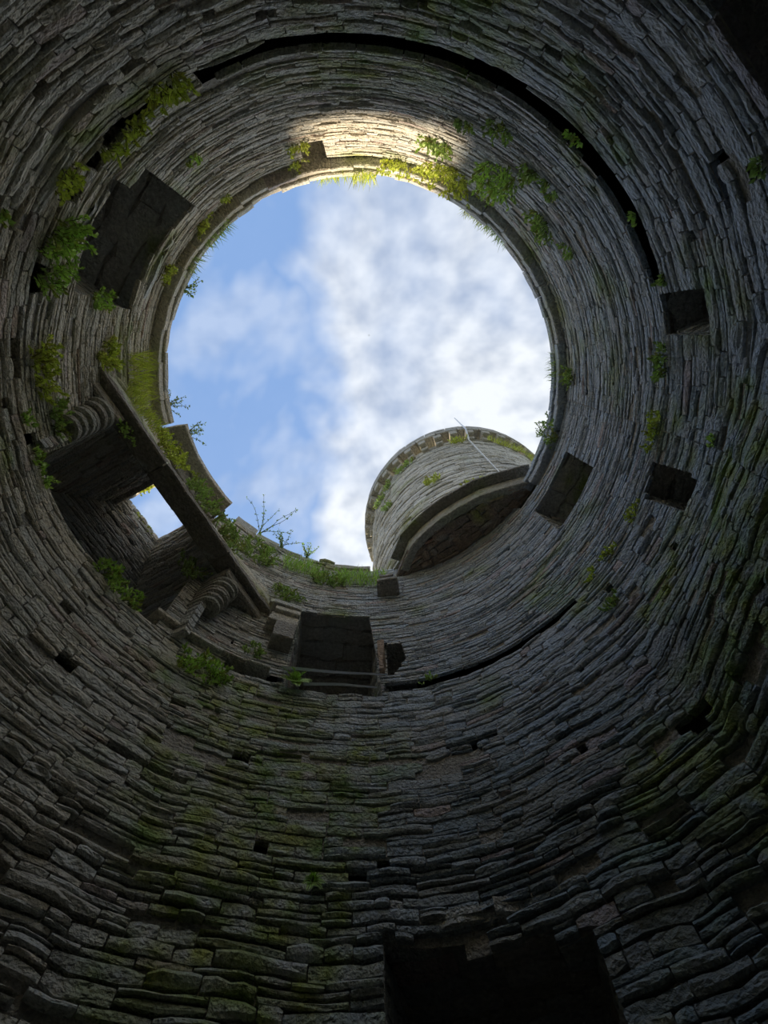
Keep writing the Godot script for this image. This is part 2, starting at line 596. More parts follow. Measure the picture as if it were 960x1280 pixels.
# ------------------------------------------------------------------ sky
func clouded_sky() -> ImageTexture:
	var wide := 2048
	var tall := 1024
	var im := Image.create(wide, tall, false, Image.FORMAT_RGBF)
	var big := FastNoiseLite.new()
	big.seed = 5
	big.frequency = 1.0
	big.fractal_octaves = 5
	var fine := FastNoiseLite.new()
	fine.seed = 11
	fine.frequency = 1.0
	fine.fractal_octaves = 4
	im.fill(Color(0.16, 0.17, 0.15))
	var toward := sun_way()
	for y in tall / 2:
		var polar := (y + 0.5) / tall * PI
		var up := cos(polar)
		var reach := sin(polar) / maxf(up, 0.1)
		var low := smoothstep(0.35, 0.0, up)
		for x in wide:
			var a := (x + 0.5) / wide * TAU
			var p := Vector2(sin(a), cos(a)) * reach          # to the right and downwards, looking up
			var lump := big.get_noise_2d(p.x * 2.4 + 4.0, p.y * 2.0)
			var q := p.x + 0.09 * big.get_noise_2d(p.x * 3.0, p.y * 3.0 + 9.0) + 0.06 * absf(p.y)
			var thin := fine.get_noise_2d(p.x * 5.0 + p.y * 1.5, p.y * 4.0)
			var cover := smoothstep(-0.13, -0.03, q) * clampf(0.95 + 0.5 * lump, 0.6, 1.0)
			cover = maxf(cover, smoothstep(-0.62, -0.9, p.x + 0.3 * lump) * 0.8)
			cover = maxf(cover, clampf(0.08 + thin * 0.6 + lump * 0.2, 0.03, 0.34))
			cover = lerpf(cover, 0.7, low)
			var blue := Color(0.20, 0.345, 0.64).lerp(Color(0.40, 0.53, 0.74), low)
			var ripple := fine.get_noise_2d(p.x * 9.0 - p.y * 3.0 + 20.0, p.y * 11.0 + p.x * 3.0)
			var shade := clampf(0.66 + 0.85 * ripple + 0.5 * lump, 0.0, 1.0)
			var white := Color(0.43, 0.49, 0.60).lerp(Color(0.78, 0.82, 0.87), shade)
			# the air brightens towards the sun
			var dir := Vector3(sin(a) * sin(polar), up, -cos(a) * sin(polar))
			var near := rad_to_deg(dir.angle_to(toward))
			var glow := 4.0 * exp(-near / 11.0)
			var c := blue.lerp(white, cover)
			im.set_pixel(x, y, Color(c.r + glow, c.g + glow * 0.95, c.b + glow * 0.85))
	return ImageTexture.create_from_image(im)


# ------------------------------------------------------------------ the scene
func _ready() -> void:
	rng.seed = 20240611
	rough.seed = 2
	rough.frequency = 0.25
	patch.seed = 14
	patch.frequency = 0.9
	patch.fractal_octaves = 3
	wave.seed = 6
	wave.frequency = 0.02

	var cam := Camera3D.new()
	cam.name = "camera"
	cam.keep_aspect = Camera3D.KEEP_HEIGHT
	cam.fov = rad_to_deg(2.0 * atan(640.0 / 620.0))
	cam.near = 0.05
	cam.far = 500.0
	cam.transform = Transform3D(Basis(Vector3(0.99959, -0.02855, -0.00000), Vector3(0.00958, 0.33549, 0.94200), Vector3(-0.02690, -0.94161, 0.33562)), EYE_AT)
	add_child(cam)
	cam.current = true
	seen_from = cam.transform.affine_inverse()
	seen_reach = Vector2(480.0 / 620.0, 640.0 / 620.0)

	var sky := Sky.new()
	var pano := PanoramaSkyMaterial.new()
	pano.panorama = clouded_sky()
	sky.sky_material = pano
	var env := Environment.new()
	env.background_mode = Environment.BG_SKY
	env.sky = sky
	env.background_energy_multiplier = 1.0
	env.tonemap_mode = Environment.TONE_MAPPER_LINEAR
	env.tonemap_exposure = 1.2
	env.sdfgi_enabled = true
	env.ssao_enabled = true
	env.ssil_enabled = true
	var we := WorldEnvironment.new()
	we.name = "world_environment"
	we.environment = env
	add_child(we)

	var sun := DirectionalLight3D.new()
	sun.name = "sun"
	sun.light_color = Color(1.0, 0.91, 0.77)
	sun.light_energy = 2.6
	sun.light_angular_distance = 4.0
	sun.shadow_enabled = true
	var toward := sun_way()
	sun.transform = Transform3D(Basis.looking_at(-toward, Vector3.UP), Vector3(0, 20, 0))
	add_child(sun)

	materials()
	openings_list()
	lower_wall()
	upper_wall()
	shell()
	recesses()
	coping()
	turret()
	fireplace()
	loose_blocks()
	plants()


func openings_list() -> void:
	openings = [
		[Vector2(137, LEDGE), Vector2(137, 1.98), Vector2(119, 2.0), Vector2(133, 2.28), Vector2(152, 2.40), Vector2(172, 2.28), Vector2(187, 2.0), Vector2(176.5, 1.98), Vector2(176.5, LEDGE)],   # fireplace and hood
		[Vector2(205.5, 1.75), Vector2(203, 2.18), Vector2(230.5, 2.25), Vector2(230.7, 1.80), Vector2(226.3, 1.79), Vector2(226.2, 1.71)],   # wall recess
		[Vector2(13.1, 2.0), Vector2(13.1, 2.31), Vector2(31.5, 2.29), Vector2(30.5, 2.0)],           # window
		[Vector2(257.3, 2.25), Vector2(257.3, TOP), Vector2(262.7, TOP), Vector2(262.7, 2.25)],       # small hole
		[Vector2(335.8, 1.385), Vector2(335.8, 1.59), Vector2(342.7, 1.59), Vector2(342.7, 1.385)],   # beam sockets
		[Vector2(5.3, 1.38), Vector2(6.2, 1.61), Vector2(13.2, 1.58), Vector2(11.6, 1.36)],
		[Vector2(85.5, 1.545), Vector2(86.6, 1.78), Vector2(88.4, 2.11), Vector2(107.2, 2.09), Vector2(107.0, 1.545)],   # upper doorway
		[Vector2(79.4, 1.75), Vector2(80.2, 1.86), Vector2(84.5, 1.87), Vector2(85.0, 1.66), Vector2(82.5, 1.66)],   # broken pocket
		[Vector2(60.5, -0.65), Vector2(60.5, 0.665), Vector2(86.5, 0.74), Vector2(87.0, -0.65)],      # lower doorway
		[Vector2(302.5, -0.65), Vector2(302.5, 1.04), Vector2(319, 1.02), Vector2(319, -0.65)],       # dark opening, upper right
	]
	# the slot along the ledge, and the holes that broke out of it
	var slot := [[229.5, 243.0, 1.556, 1.61], [246.5, 334.5, 1.556, 1.636], [38.0, 85.0, 1.556, 1.61], [107.0, 121.0, 1.556, 1.60], [225.5, 228.5, 1.56, 1.62], [219.5, 222.5, 1.56, 1.61],
		[190.0, 197.0, 1.49, 1.535], [177.0, 181.0, 1.50, 1.55], [204.0, 209.0, 1.56, 1.60],
		[118.5, 132.5, 1.055, 1.085], [102.0, 109.5, 1.115, 1.135], [239.0, 242.5, 1.395, 1.425], [229.5, 232.0, 1.275, 1.31], [320.0, 326.5, 1.205, 1.235], [32.0, 38.5, 0.91, 0.95], [311.0, 314.0, 1.28, 1.30], [64.0, 74.0, 1.24, 1.265], [46.0, 55.0, 1.10, 1.135]]
	# deep open joints where the mortar has gone
	for i in 62:
		var d := rng.randf_range(0.0, 360.0)
		var h := rng.randf_range(0.8, 1.50) if i < 46 else rng.randf_range(1.7, 2.3)
		var w := rng.randf_range(1.2, 4.0) if i < 46 else rng.randf_range(0.8, 2.2)
		slot.append([d, d + w, h, h + rng.randf_range(0.014, 0.026)])
	for s in slot:
		openings.append([Vector2(s[0], s[2]), Vector2(s[0] + 0.4, s[3]), Vector2(s[1] - 0.4, s[3]), Vector2(s[1], s[2])])


func lower_wall() -> void:
	var o := structure("wall_lower", "lower storey of the round tower wall, dark mossy slate rubble below the ledge")
	var place := func(u: float, v: float, p: float) -> Vector3:
		var a := u / R
		var h := (v - EYE) / R
		var r := wall_radius(a, h) - p
		return Vector3(cos(a) * r, v + 0.06 * wave.get_noise_2d(cos(a) * 60.0, sin(a) * 60.0 + v * 5.0) + 0.02 * wave.get_noise_2d(cos(a) * 260.0, sin(a) * 260.0 + v * 30.0), -sin(a) * r)
	var blocked := func(v: float) -> Array: return gaps_at((v - EYE) / R)
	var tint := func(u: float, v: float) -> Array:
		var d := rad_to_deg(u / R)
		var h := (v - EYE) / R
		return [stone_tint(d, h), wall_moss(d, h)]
	var sink := []
	var bed := Bag.new()
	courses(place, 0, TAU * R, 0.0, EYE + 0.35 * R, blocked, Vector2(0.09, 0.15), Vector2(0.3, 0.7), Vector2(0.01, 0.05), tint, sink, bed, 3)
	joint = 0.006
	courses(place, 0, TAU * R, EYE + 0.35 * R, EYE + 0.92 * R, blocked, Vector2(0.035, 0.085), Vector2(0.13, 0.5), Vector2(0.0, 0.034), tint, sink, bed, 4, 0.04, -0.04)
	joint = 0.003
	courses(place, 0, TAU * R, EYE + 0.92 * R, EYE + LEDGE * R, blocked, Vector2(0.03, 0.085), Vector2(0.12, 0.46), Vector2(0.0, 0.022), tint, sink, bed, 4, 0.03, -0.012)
	put("mortar_bed", bed.mesh(), M.mortar, o)
	lay(sink, o, 300)


func upper_wall() -> void:
	var o := structure("wall_upper", "upper storey of the round tower wall, thin grey slate courses between ledge and rim")
	var place := func(u: float, v: float, p: float) -> Vector3:
		var a := u / R
		var r := R + 0.02 * wave.get_noise_2d(a * 40.0, v * 12.0) - p
		return Vector3(cos(a) * r, v + 0.025 * wave.get_noise_2d(cos(a) * 70.0, sin(a) * 70.0 + v * 5.0), -sin(a) * r)
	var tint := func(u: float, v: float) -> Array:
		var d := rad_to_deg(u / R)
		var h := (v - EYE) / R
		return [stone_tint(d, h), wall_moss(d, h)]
	var blocked := func(v: float) -> Array: return gaps_at((v - EYE) / R)
	var sink := []
	var bed := Bag.new()
	stone_depth = -0.03
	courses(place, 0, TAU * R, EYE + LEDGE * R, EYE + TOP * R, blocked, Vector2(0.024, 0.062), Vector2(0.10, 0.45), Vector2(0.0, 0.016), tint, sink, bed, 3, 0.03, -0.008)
	stone_depth = -0.06
	# the low broken stretch between fireplace and turret has no coping and stands a little higher
	var ragged := func(v: float) -> Array:
		var h := (v - EYE) / R
		var k := (h - TOP) / 0.25
		return [[0.0, deg_to_rad(34.0 + 6.0 * k) * R], [deg_to_rad(143.0 - 6.0 * k) * R, TAU * R]]
	courses(place, 0, TAU * R, EYE + TOP * R, EYE + 2.60 * R, ragged, Vector2(0.024, 0.062), Vector2(0.10, 0.45), Vector2(0.0, 0.016), tint, sink, bed, 3, 0.03, -0.008)
	var crown := func(v: float) -> Array:
		return [[0.0, deg_to_rad(88.0) * R], [deg_to_rad(136.0) * R, TAU * R]]
	courses(place, 0, TAU * R, EYE + 2.60 * R, EYE + 2.675 * R, crown, Vector2(0.05, 0.085), Vector2(0.2, 0.5), Vector2(0.003, 0.05), tint, sink, bed, 3, 0.15)
	put("mortar_bed", bed.mesh(), M.mortar, o)
	lay(sink, o, 300)


func ring_cells(bag: Bag, r0: float, r1: float, h: float, d0: float, d1: float, holes: Callable) -> void:
	var nr := maxi(1, ceili((r1 - r0) / 0.06))
	var nd := maxi(1, ceili((d1 - d0) / 2.0))
	for i in nd:
		for j in nr:
			var a := lerpf(d0, d1, float(i) / nd)
			var b := lerpf(d0, d1, float(i + 1) / nd)
			var p := lerpf(r0, r1, float(j) / nr)
			var q := lerpf(r0, r1, float(j + 1) / nr)
			if holes.is_valid() and holes.call((a + b) / 2, (p + q) / 2):
				continue
			bag.quad(W(a, h, p), W(b, h, p), W(b, h, q), W(a, h, q), W(a, h - 1, p), Color(0.2, 0.2, 0.16))

func shell() -> void:
	# floor of trodden earth, and the outside of the tower
	var f := put("floor", block_disc(R * 2.4), M.earth)
	f.set_meta("kind", "structure")
	f.set_meta("label", "trodden earth floor of the tower")
	var o := structure("wall_outer", "weathered outside and broken top of the thick tower wall")
	var bag := Bag.new()
	var top := TOP + 0.02
	for i in 90:
		var a := i * 4.0
		bag.quad(W(a, -0.66, 2.3), W(a + 4, -0.66, 2.3), W(a + 4, top, 2.3), W(a, top, 2.3), Vector3(0, 3, 0), Color(0.44, 0.42, 0.37))
	var flue := func(d: float, r: float) -> bool:
		var x := plan(d, r)
		var n := inward(152.5)
		var nn := -(n.x * x.x + n.z * x.y) / R
		var tt := (x.x * -sin(deg_to_rad(152.5)) - x.y * cos(deg_to_rad(152.5))) / R
		return nn > 1.06 and nn < 1.44 and tt > -0.26 and tt < 0.20
	ring_cells(bag, 1.0, 2.3, top, 0, 360, flue)
	put("facing", bag.mesh(), M.mortar, o)
	# unseen parapet behind the inner face, added to block sun and trim its patch
	var col := Color(0.47, 0.46, 0.40)
	for k in 32:
		var d := 111.0 + k * 8.0
		if d > 372.0:
			break
		var stand := 0.64 if d > 130.0 and d < 170.0 else 0.0       # it passes behind the flue
		put("sun_block_stone", arc_block(d, d + 7.8, 1.22 + stand, 1.6 + stand, top, 3.15 + 0.03 * (k % 3), col), M.stone, o)


func block_disc(r: float) -> Mesh:
	var m := CylinderMesh.new()
	m.top_radius = r
	m.bottom_radius = r
	m.height = 0.3
	m.radial_segments = 64
	var b := ArrayMesh.new()
	var arr := m.get_mesh_arrays()
	var v: PackedVector3Array = arr[Mesh.ARRAY_VERTEX]
	for i in v.size():
		v[i].y -= 0.15
	arr[Mesh.ARRAY_VERTEX] = v
	b.add_surface_from_arrays(Mesh.PRIMITIVE_TRIANGLES, arr)
	return b


func recesses() -> void:
	var a := structure("window_1", "large dark square recess high in the left of the wall")
	recess(a, 201.5, 231.5, 1.70, 2.26, 1.7, 0.10, 300, 0.2)
	var b := structure("window_2", "dark blocked window in the right wall beside the rim")
	recess(b, 12.6, 31.8, 1.98, 2.31, 1.6, 0.05)
	var c := structure("window_3", "small square hole just under the coping at the far side")
	recess(c, 257.0, 263.0, 2.24, TOP + 0.02, 1.0)
	var d := structure("door_1", "square headed upper doorway above the ledge, with two metal bars across it")
	recess(d, 85.5, 107.4, 1.54, 2.12, 1.6, 0.04)
	var e := structure("door_2", "black doorway at the foot of the wall")
	recess(e, 60.0, 87.4, -0.652, 0.75, 2.7, 0.0, 120)
	var f := structure("door_3", "black opening low in the wall at the upper right corner of the view")
	recess(f, 302.0, 319.5, -0.652, 1.05, 1.9, 0.0, 120)
	var g := structure("trim_1", "square beam socket in the right wall at the end of the ledge slot")
	recess(g, 335.6, 342.9, 1.38, 1.6, 0.5)
	var h := structure("trim_2", "rounded beam socket in the right wall below the dark window")
	recess(h, 5.2, 13.3, 1.355, 1.62, 0.5)
	var pocket := structure("trim_5", "broken pocket in the wall right of the upper doorway")
	recess(pocket, 79.2, 85.1, 1.65, 1.88, 0.3)
	# behind the broken slots lies rubble
	var o := structure("trim_3", "rubble inside the broken slot along the upper floor ledge")
	var bed := Bag.new()
	for q in [[190, 230, 1.4, 1.75], [300, 330, 1.1, 1.35], [30, 80, 0.85, 1.4], [95, 140, 1.0, 1.2], [225, 245, 1.2, 1.45]]:
		for i in range(q[0], q[1], 2):
			bed.quad(W(i, q[2], 1.12), W(i + 2, q[2], 1.12), W(i + 2, q[3], 1.12), W(i, q[3], 1.12), W(i, 1.5, 1.5), Color(0.58, 0.54, 0.47))
	put("rubble_bed", bed.mesh(), M.mortar, o)


func coping() -> void:
	var o := structure("trim_4", "ring of projecting coping slabs around the open top of the tower")
	var d := 173.0
	var last := 0.0
	while d < 386.0:
		var w := rng.randf_range(5.0, 11.0)
		if d + w > 382.0:
			w = 386.0 - d
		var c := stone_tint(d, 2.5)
		var r0 := 0.952 + rng.randf_range(-0.006, 0.006)
		put("coping_slab", arc_block(d + 0.03, d + w - 0.03, r0 + 0.008, 1.16, TOP + 0.002, TOP + 0.045 + rng.randf_range(-0.005, 0.005), c, -0.2), M.stone, o)
		put("coping_slab", arc_block(d + 0.03 + last * 0.4, d + w + minf(w, 7.0) * 0.4 - 0.03, r0, 1.16, TOP + 0.05, TOP + 0.095 + rng.randf_range(-0.008, 0.008), stone_tint(d, 2.5), -0.2), M.stone, o)
		last = minf(w, 7.0)
		d += w
	# the overhanging slab that crosses above the fireplace hood
	for k in 3:
		var a := 141.5 + k * 10.0
		put("coping_slab", arc_block(a, a + 9.98, 0.905, 1.13, 2.55, 2.585, stone_tint(150, 2.5), -0.3), M.stone, o)
	put("coping_bed", arc_block(143.0, 171.0, 0.985, 1.12, TOP, 2.548, Color(0.35, 0.33, 0.28), -0.1), M.stone, o)


func turret() -> void:
	var cx := 0.90
	var cd := 1.39
	var rad := 0.833
	var o := thing("stair_turret", "round grey stone stair turret rising beyond the rim with a corbelled parapet", "tower", Vector3(cx * R, EYE + 2.59 * R, -cd * R))
	var home := o.position
	var sink := []
	var bed := Bag.new()
	var place := func(u: float, v: float, p: float) -> Vector3:
		var a := u / (rad * R)
		var r := rad * R + p
		return Vector3(cos(a) * r, v, -sin(a) * r)
	var tint := func(_u: float, _v: float) -> Array:
		var k := rng.randf_range(0.75, 1.2)
		return [Color(0.84 * k, 0.82 * k, 0.72 * k), -0.32]
	var top := (4.20 - 2.59) * R
	courses(place, 0, TAU * rad * R, 0, top, no_gaps, Vector2(0.06, 0.13), Vector2(0.25, 0.6), Vector2(0.004, 0.035), tint, sink, bed, 3)
	for s in sink:
		s.at += home
	put("shaft_core", bed.mesh(), M.mortar, o)
	lay(sink, o, 250)
	# corbels carry the parapet
	var n := 40
	for i in n:
		var a := TAU * i / n
		var dir := Vector2(cos(a), -sin(a))
		var sd := Vector2(-dir.y, dir.x)
		var outline := [dir * (rad * R - 0.08) + sd * 0.075, dir * (rad * R + 0.17) + sd * 0.075, dir * (rad * R + 0.17) - sd * 0.075, dir * (rad * R - 0.08) - sd * 0.075]
		var b := block(outline, top + 0.02, top + 0.24, Color(0.70, 0.67, 0.56), -0.35)
		outline = [dir * (rad * R - 0.08) + sd * 0.07, dir * (rad * R + 0.08) + sd * 0.07, dir * (rad * R + 0.08) - sd * 0.07, dir * (rad * R - 0.08) - sd * 0.07]
		b.add(block(outline, top - 0.12, top + 0.02, Color(0.70, 0.67, 0.56), -0.35))
		put("corbel", b.mesh(), M.stone, o)
	for i in 30:
		var a0 := 360.0 * i / 30 + 0.2
		var a1 := 360.0 * (i + 1) / 30 - 0.2
		for k in 2:
			var sh := 6.0 * k
			var outline := []
			for q in 4:
				outline.append(Vector2(cos(deg_to_rad(lerpf(a0, a1, q / 3.0) + sh)), -sin(deg_to_rad(lerpf(a0, a1, q / 3.0) + sh))) * (rad * R + 0.19))
			for q in 4:
				outline.append(Vector2(cos(deg_to_rad(lerpf(a1, a0, q / 3.0) + sh)), -sin(deg_to_rad(lerpf(a1, a0, q / 3.0) + sh))) * (rad * R - 0.10))
			var g := rng.randf_range(0.8, 1.1)
			put("sun_block_stone", block(outline, top + 0.24 + k * 0.16, top + 0.395 + k * 0.16, Color(0.74 * g, 0.72 * g, 0.64 * g), -0.3, 0.012, 0.16).mesh(), M.stone, o)
	# the raking string course and the ceiling that carries the turret over the corner of the tower
	var s := thing("turret_base", "dark overhanging vault and string course carrying the turret over the wall", "masonry", Vector3(0.6 * R, EYE + 2.46 * R, -0.9 * R))
	var front := [Vector2(0.152, 0.911), Vector2(0.206, 0.767), Vector2(0.286, 0.672), Vector2(0.382, 0.587), Vector2(0.49, 0.514), Vector2(0.597, 0.451), Vector2(0.704, 0.415), Vector2(0.812, 0.385), Vector2(0.9, 0.363)]
	var back := [Vector2(1.05, 0.5), Vector2(1.05, 1.2), Vector2(0.14, 1.2)]
	var shift := Vector3(-0.6 * R, 0, 0.9 * R)
	shift.y = -(EYE + 2.46 * R)
	var made := func(inset: float, h0: float, h1: float, called: String, col: Color) -> void:
		var k := front.size() - 1
		for piece in k:
			var a: Vector2 = front[piece]
			var b: Vector2 = front[piece + 1]
			var d := (b - a).normalized()
			var nrm := Vector2(-d.y, d.x)
			if nrm.y < 0:
				nrm = -nrm
			var a1 := a + nrm * inset
			var b1 := b + nrm * inset
			var far := nrm * (0.2 if inset == 0.0 else 0.045)
			var poly := []
			for q in [a1, b1, b1 + far, a1 + far]:
				poly.append(Vector2(q.x * R, -q.y * R))
			var bag := block(poly, EYE + h0 * R, EYE + h1 * R, col, -0.3, 0.012, 0.12, 0.01)
			var m := Bag.new()
			m.add(bag)
			for i in m.v.size():
				m.v[i] += shift
			put(called, m.mesh(), M.stone, s)
	made.call(0.0, 2.587, 2.603, "string_course", Color(0.46, 0.44, 0.39))
	made.call(0.058, 2.49, 2.585, "frieze_stone", Color(0.63, 0.61, 0.54))
	var vault := []
	var vault_bed := Bag.new()
	for k in front.size() - 1:
		var a: Vector2 = front[k] + Vector2(0.03, 0.065)
		var b: Vector2 = front[k + 1] + Vector2(0.03, 0.065)
		var a2 := a.normalized() * maxf(1.06, a.length() + 0.03)
		var b2 := b.normalized() * maxf(1.06, b.length() + 0.03)
		var y := EYE + 2.50 * R
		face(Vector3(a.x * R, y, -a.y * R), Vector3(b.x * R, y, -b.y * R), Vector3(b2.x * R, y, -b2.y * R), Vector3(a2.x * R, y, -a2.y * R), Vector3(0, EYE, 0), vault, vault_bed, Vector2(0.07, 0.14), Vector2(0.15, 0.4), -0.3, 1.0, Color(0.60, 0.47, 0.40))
	for st in vault:
		for k in st.bag.v.size():
			st.bag.v[k] += shift
	for k in vault_bed.v.size():
		vault_bed.v[k] += shift
	put("mortar_bed", vault_bed.mesh(), M.mortar, s)
	lay(vault, s, 120, "vault_stone")
	# lightning conductor: a rod above the parapet, then a strap down the face
	var c := thing("lightning_conductor", "thin pale metal conductor running down the turret face from a rod above its parapet", "conductor", home)
	var rod := Bag.new()
	var deg := 268.0
	var away := Vector3(cos(deg_to_rad(deg)), 0, -sin(deg_to_rad(deg)))
	twig(rod, [away * (rad * R + 0.21) + Vector3.UP * (top + 0.1), away * (rad * R + 0.21) + Vector3.UP * (top + 1.5)], 0.016, Color(0.7, 0.7, 0.7))
	put("rod", rod.mesh(), M.metal, c)
	var strap := Bag.new()
	var pts := []
	for i in 9:
		var k := i / 8.0
		pts.append(away * (rad * R + (0.21 if i == 0 else 0.06)) + Vector3.UP * (top + 0.1 - k * 2.9))
	twig(strap, pts, 0.02, Color(0.7, 0.7, 0.7))
	put("strap", strap.mesh(), M.metal, c)


func fireplace() -> void:
	var o := thing("fireplace", "hooded stone fireplace of the upper floor with open flue and moulded corbels", "fireplace", NT(0.95, 0.05, LEDGE))
	var home := o.position
	var slot := func(called: String, b: Bag, parent: Node) -> MeshInstance3D:
		for i in b.v.size():
			b.v[i] -= home
		return put(called, b.mesh(), M.stone, parent)
	var heart := NT(1.15, 0.03, 1.9)
	var sink := []
	var bed := Bag.new()
	# hearth, side and back walls
	var hb := 1.42
	var h1 := 2.03
	face(NT(0.88, -0.33, LEDGE), NT(hb, -0.33, LEDGE), NT(hb, -0.33, h1), NT(0.88, -0.33, h1), heart, sink, bed)
	face(NT(0.88, 0.42, LEDGE), NT(hb, 0.42, LEDGE), NT(hb, 0.42, h1), NT(0.88, 0.42, h1), heart, sink, bed)
	face(NT(hb, -0.33, LEDGE), NT(hb, 0.42, LEDGE), NT(hb, 0.42, h1), NT(hb, -0.33, h1), heart, sink, bed)
	for k in 4:
		var edge := [plan_nt(hb, [-0.36, -0.15, 0.04, 0.24, 0.45][k] + 0.003), plan_nt(hb, [-0.36, -0.15, 0.04, 0.24, 0.45][k + 1] - 0.003)]
		for q in 3:
			var tt := lerpf([-0.36, -0.15, 0.04, 0.24, 0.45][k + 1] - 0.003, [-0.36, -0.15, 0.04, 0.24, 0.45][k] + 0.003, q / 2.0)
			edge.append(plan_nt(sqrt(1.0 - tt * tt) + 0.01, tt))
		slot.call("hearth_slab", block(edge, EYE + (LEDGE - 0.03) * R, EYE + (LEDGE - 0.004) * R, stone_tint(150, 1.5), 0.0, 0.012), o)
	# the flue narrows towards the sky
	var up := NT(1.25, -0.03, 2.3)
	var t := 2.60
	var mouth := [Vector2(0.865, -0.33), Vector2(0.865, 0.42), Vector2(hb, 0.42), Vector2(hb, -0.33)]
	var lip := [Vector2(1.15, -0.16), Vector2(1.15, 0.105), Vector2(1.375, 0.105), Vector2(1.375, -0.16)]
	for i in 4:
		var a: Vector2 = mouth[i]
		var b: Vector2 = mouth[(i + 1) % 4]
		var c: Vector2 = lip[(i + 1) % 4]
		var d: Vector2 = lip[i]
		var m0 := NT(lerpf(a.x, d.x, 0.75), lerpf(a.y, d.y, 0.75), 2.38)
		var m1 := NT(lerpf(b.x, c.x, 0.75), lerpf(b.y, c.y, 0.75), 2.38)
		face(NT(a.x, a.y, h1), NT(b.x, b.y, h1), m1, m0, up, sink, bed, Vector2(0.04, 0.08), Vector2(0.16, 0.4), -0.3)
		face(m0, m1, NT(c.x, c.y, t), NT(d.x, d.y, t), up, sink, bed, Vector2(0.04, 0.08), Vector2(0.12, 0.3), -0.3)
	# chimney head round the flue, seen from the wall top
	for i in 4:
		var c: Vector2 = lip[i]
		var d: Vector2 = lip[(i + 1) % 4]
		var mid := Vector2(1.255, -0.023)
		var e := mid + (c - mid) * 1.9
		var g := mid + (d - mid) * 1.9
		var c2 := mid + (c - mid) * 1.12
		var d2 := mid + (d - mid) * 1.12
		slot.call("chimney_stone", block([plan_nt(c2.x, c2.y), plan_nt(d2.x, d2.y), plan_nt(g.x, g.y), plan_nt(e.x, e.y)], EYE + (TOP + 0.025) * R, EYE + (t - 0.01) * R, Color(0.53, 0.49, 0.42), -0.1, 0.02, 0.15), o)
	# sloping hood above the lintel
	var hood := []
	var dm := 0.785
	var out_place := func(u: float, v: float, p: float) -> Vector3:
		var s := lerpf(-0.6, 0.6, u)
		var low := NT(dm + 0.015, s, 2.005)
		var ts := s * 0.98
		var high := NT(sqrt(1.0 - ts * ts) + 0.01, ts, 2.02 + 0.40 * sqrt(maxf(0.0, 1.0 - pow(s / 0.62, 2.0))) + 0.02)
		return low.lerp(high, v) + (inward(152.5) + Vector3.UP * 0.5).normalized() * p
	for row in 7:
		var u := rng.randf_range(-0.1, 0.0)
		while u < 1.0:
			var l := rng.randf_range(0.1, 0.22)
			var b := stone(out_place, maxf(u, 0.0), minf(u + l, 1.0), row / 7.0 + 0.004, (row + 1) / 7.0 - 0.004, rng.randf_range(0.01, 0.04), 3, stone_tint(150, 2.2), -0.05)
			hood.append({"bag": b, "at": out_place.call(u, row / 7.0, 0.0), "area": 0.03})
			u += l
	var backing := Bag.new()
	for i in 24:
		for j in 6:
			backing.quad(out_place.call(i / 24.0, j / 6.0, -0.03), out_place.call((i + 1) / 24.0, j / 6.0, -0.03), out_place.call((i + 1) / 24.0, (j + 1) / 6.0, -0.03), out_place.call(i / 24.0, (j + 1) / 6.0, -0.03), NT(1.2, 0, 2.0), Color(0.58, 0.54, 0.47))
	bed.add(backing)
	for st in sink + hood:
		for i in st.bag.v.size():
			st.bag.v[i] -= home
	for i in bed.v.size():
		bed.v[i] -= home
	put("mortar_bed", bed.mesh(), M.mortar, o)
	lay(sink, o, 200, "stone", "flue_stones")
	lay(hood, o, 60, "hood_stone", "small_hood_stones")
	# lintel of three long stones, its bearing stones and corbels
	var cuts := [-0.63, -0.26, 0.19, 0.63]
	for k in 3:
		var a: float = cuts[k] + 0.002
		var b: float = cuts[k + 1] - 0.002
		slot.call("lintel", block([plan_nt(dm - 0.005, a), plan_nt(dm - 0.005, b), plan_nt(0.88, b), plan_nt(0.88, a)], EYE + 1.975 * R, EYE + 2.005 * R, Color(0.39, 0.35, 0.29), -0.4, 0.012, 0.1, 0.015), o)
	for side in [-1.0, 1.0]:
		var jamb := 0.33 if side < 0 else 0.42
		var low := 1.76 if side < 0 else 1.71
		var outer := 0.595
		slot.call("bearing_stone", block([plan_nt(0.815, side * (jamb - 0.012)), plan_nt(0.815, side * outer), plan_nt(0.90, side * outer), plan_nt(0.99, side * (jamb + 0.05)), plan_nt(0.99, side * (jamb - 0.012))], EYE + 1.925 * R, EYE + 1.973 * R, Color(0.53, 0.48, 0.39), -0.35, 0.01, 0.1), o)
		var cor := Node3D.new()
		cor.name = numbered("corbel", o)
		o.add_child(cor, true)
		var steps := [[0.855, 0.030], [0.848, 0.034], [0.838, 0.03], [0.842, 0.034], [0.828, 0.03], [0.82, 0.04]]
		var h := low
		var total: float = 1.925 - low
		for k in 6:
			var dh := total / 6.0
			var w := 0.10 + 0.004 * k
			var nose := []
			var cen := (jamb - 0.012) + w * 0.5
			for q in 9:
				var an := lerpf(-PI / 2, PI / 2, q / 8.0)
				nose.append(plan_nt(steps[k][0] + 0.035 - cos(an) * 0.05, side * (cen + sin(an) * w * 0.5)))
			nose.append(plan_nt(1.36, side * (cen + w * 0.5)))
			nose.append(plan_nt(1.36, side * (cen - w * 0.5)))
			slot.call("roll_moulding", block(nose, EYE + h * R + 0.003, EYE + (h + dh) * R - 0.003, Color(0.54, 0.53, 0.44).lerp(Color(0.44, 0.40, 0.33), rng.randf()), -0.3, 0.006, 0.07, 0.022), cor)
			h += dh


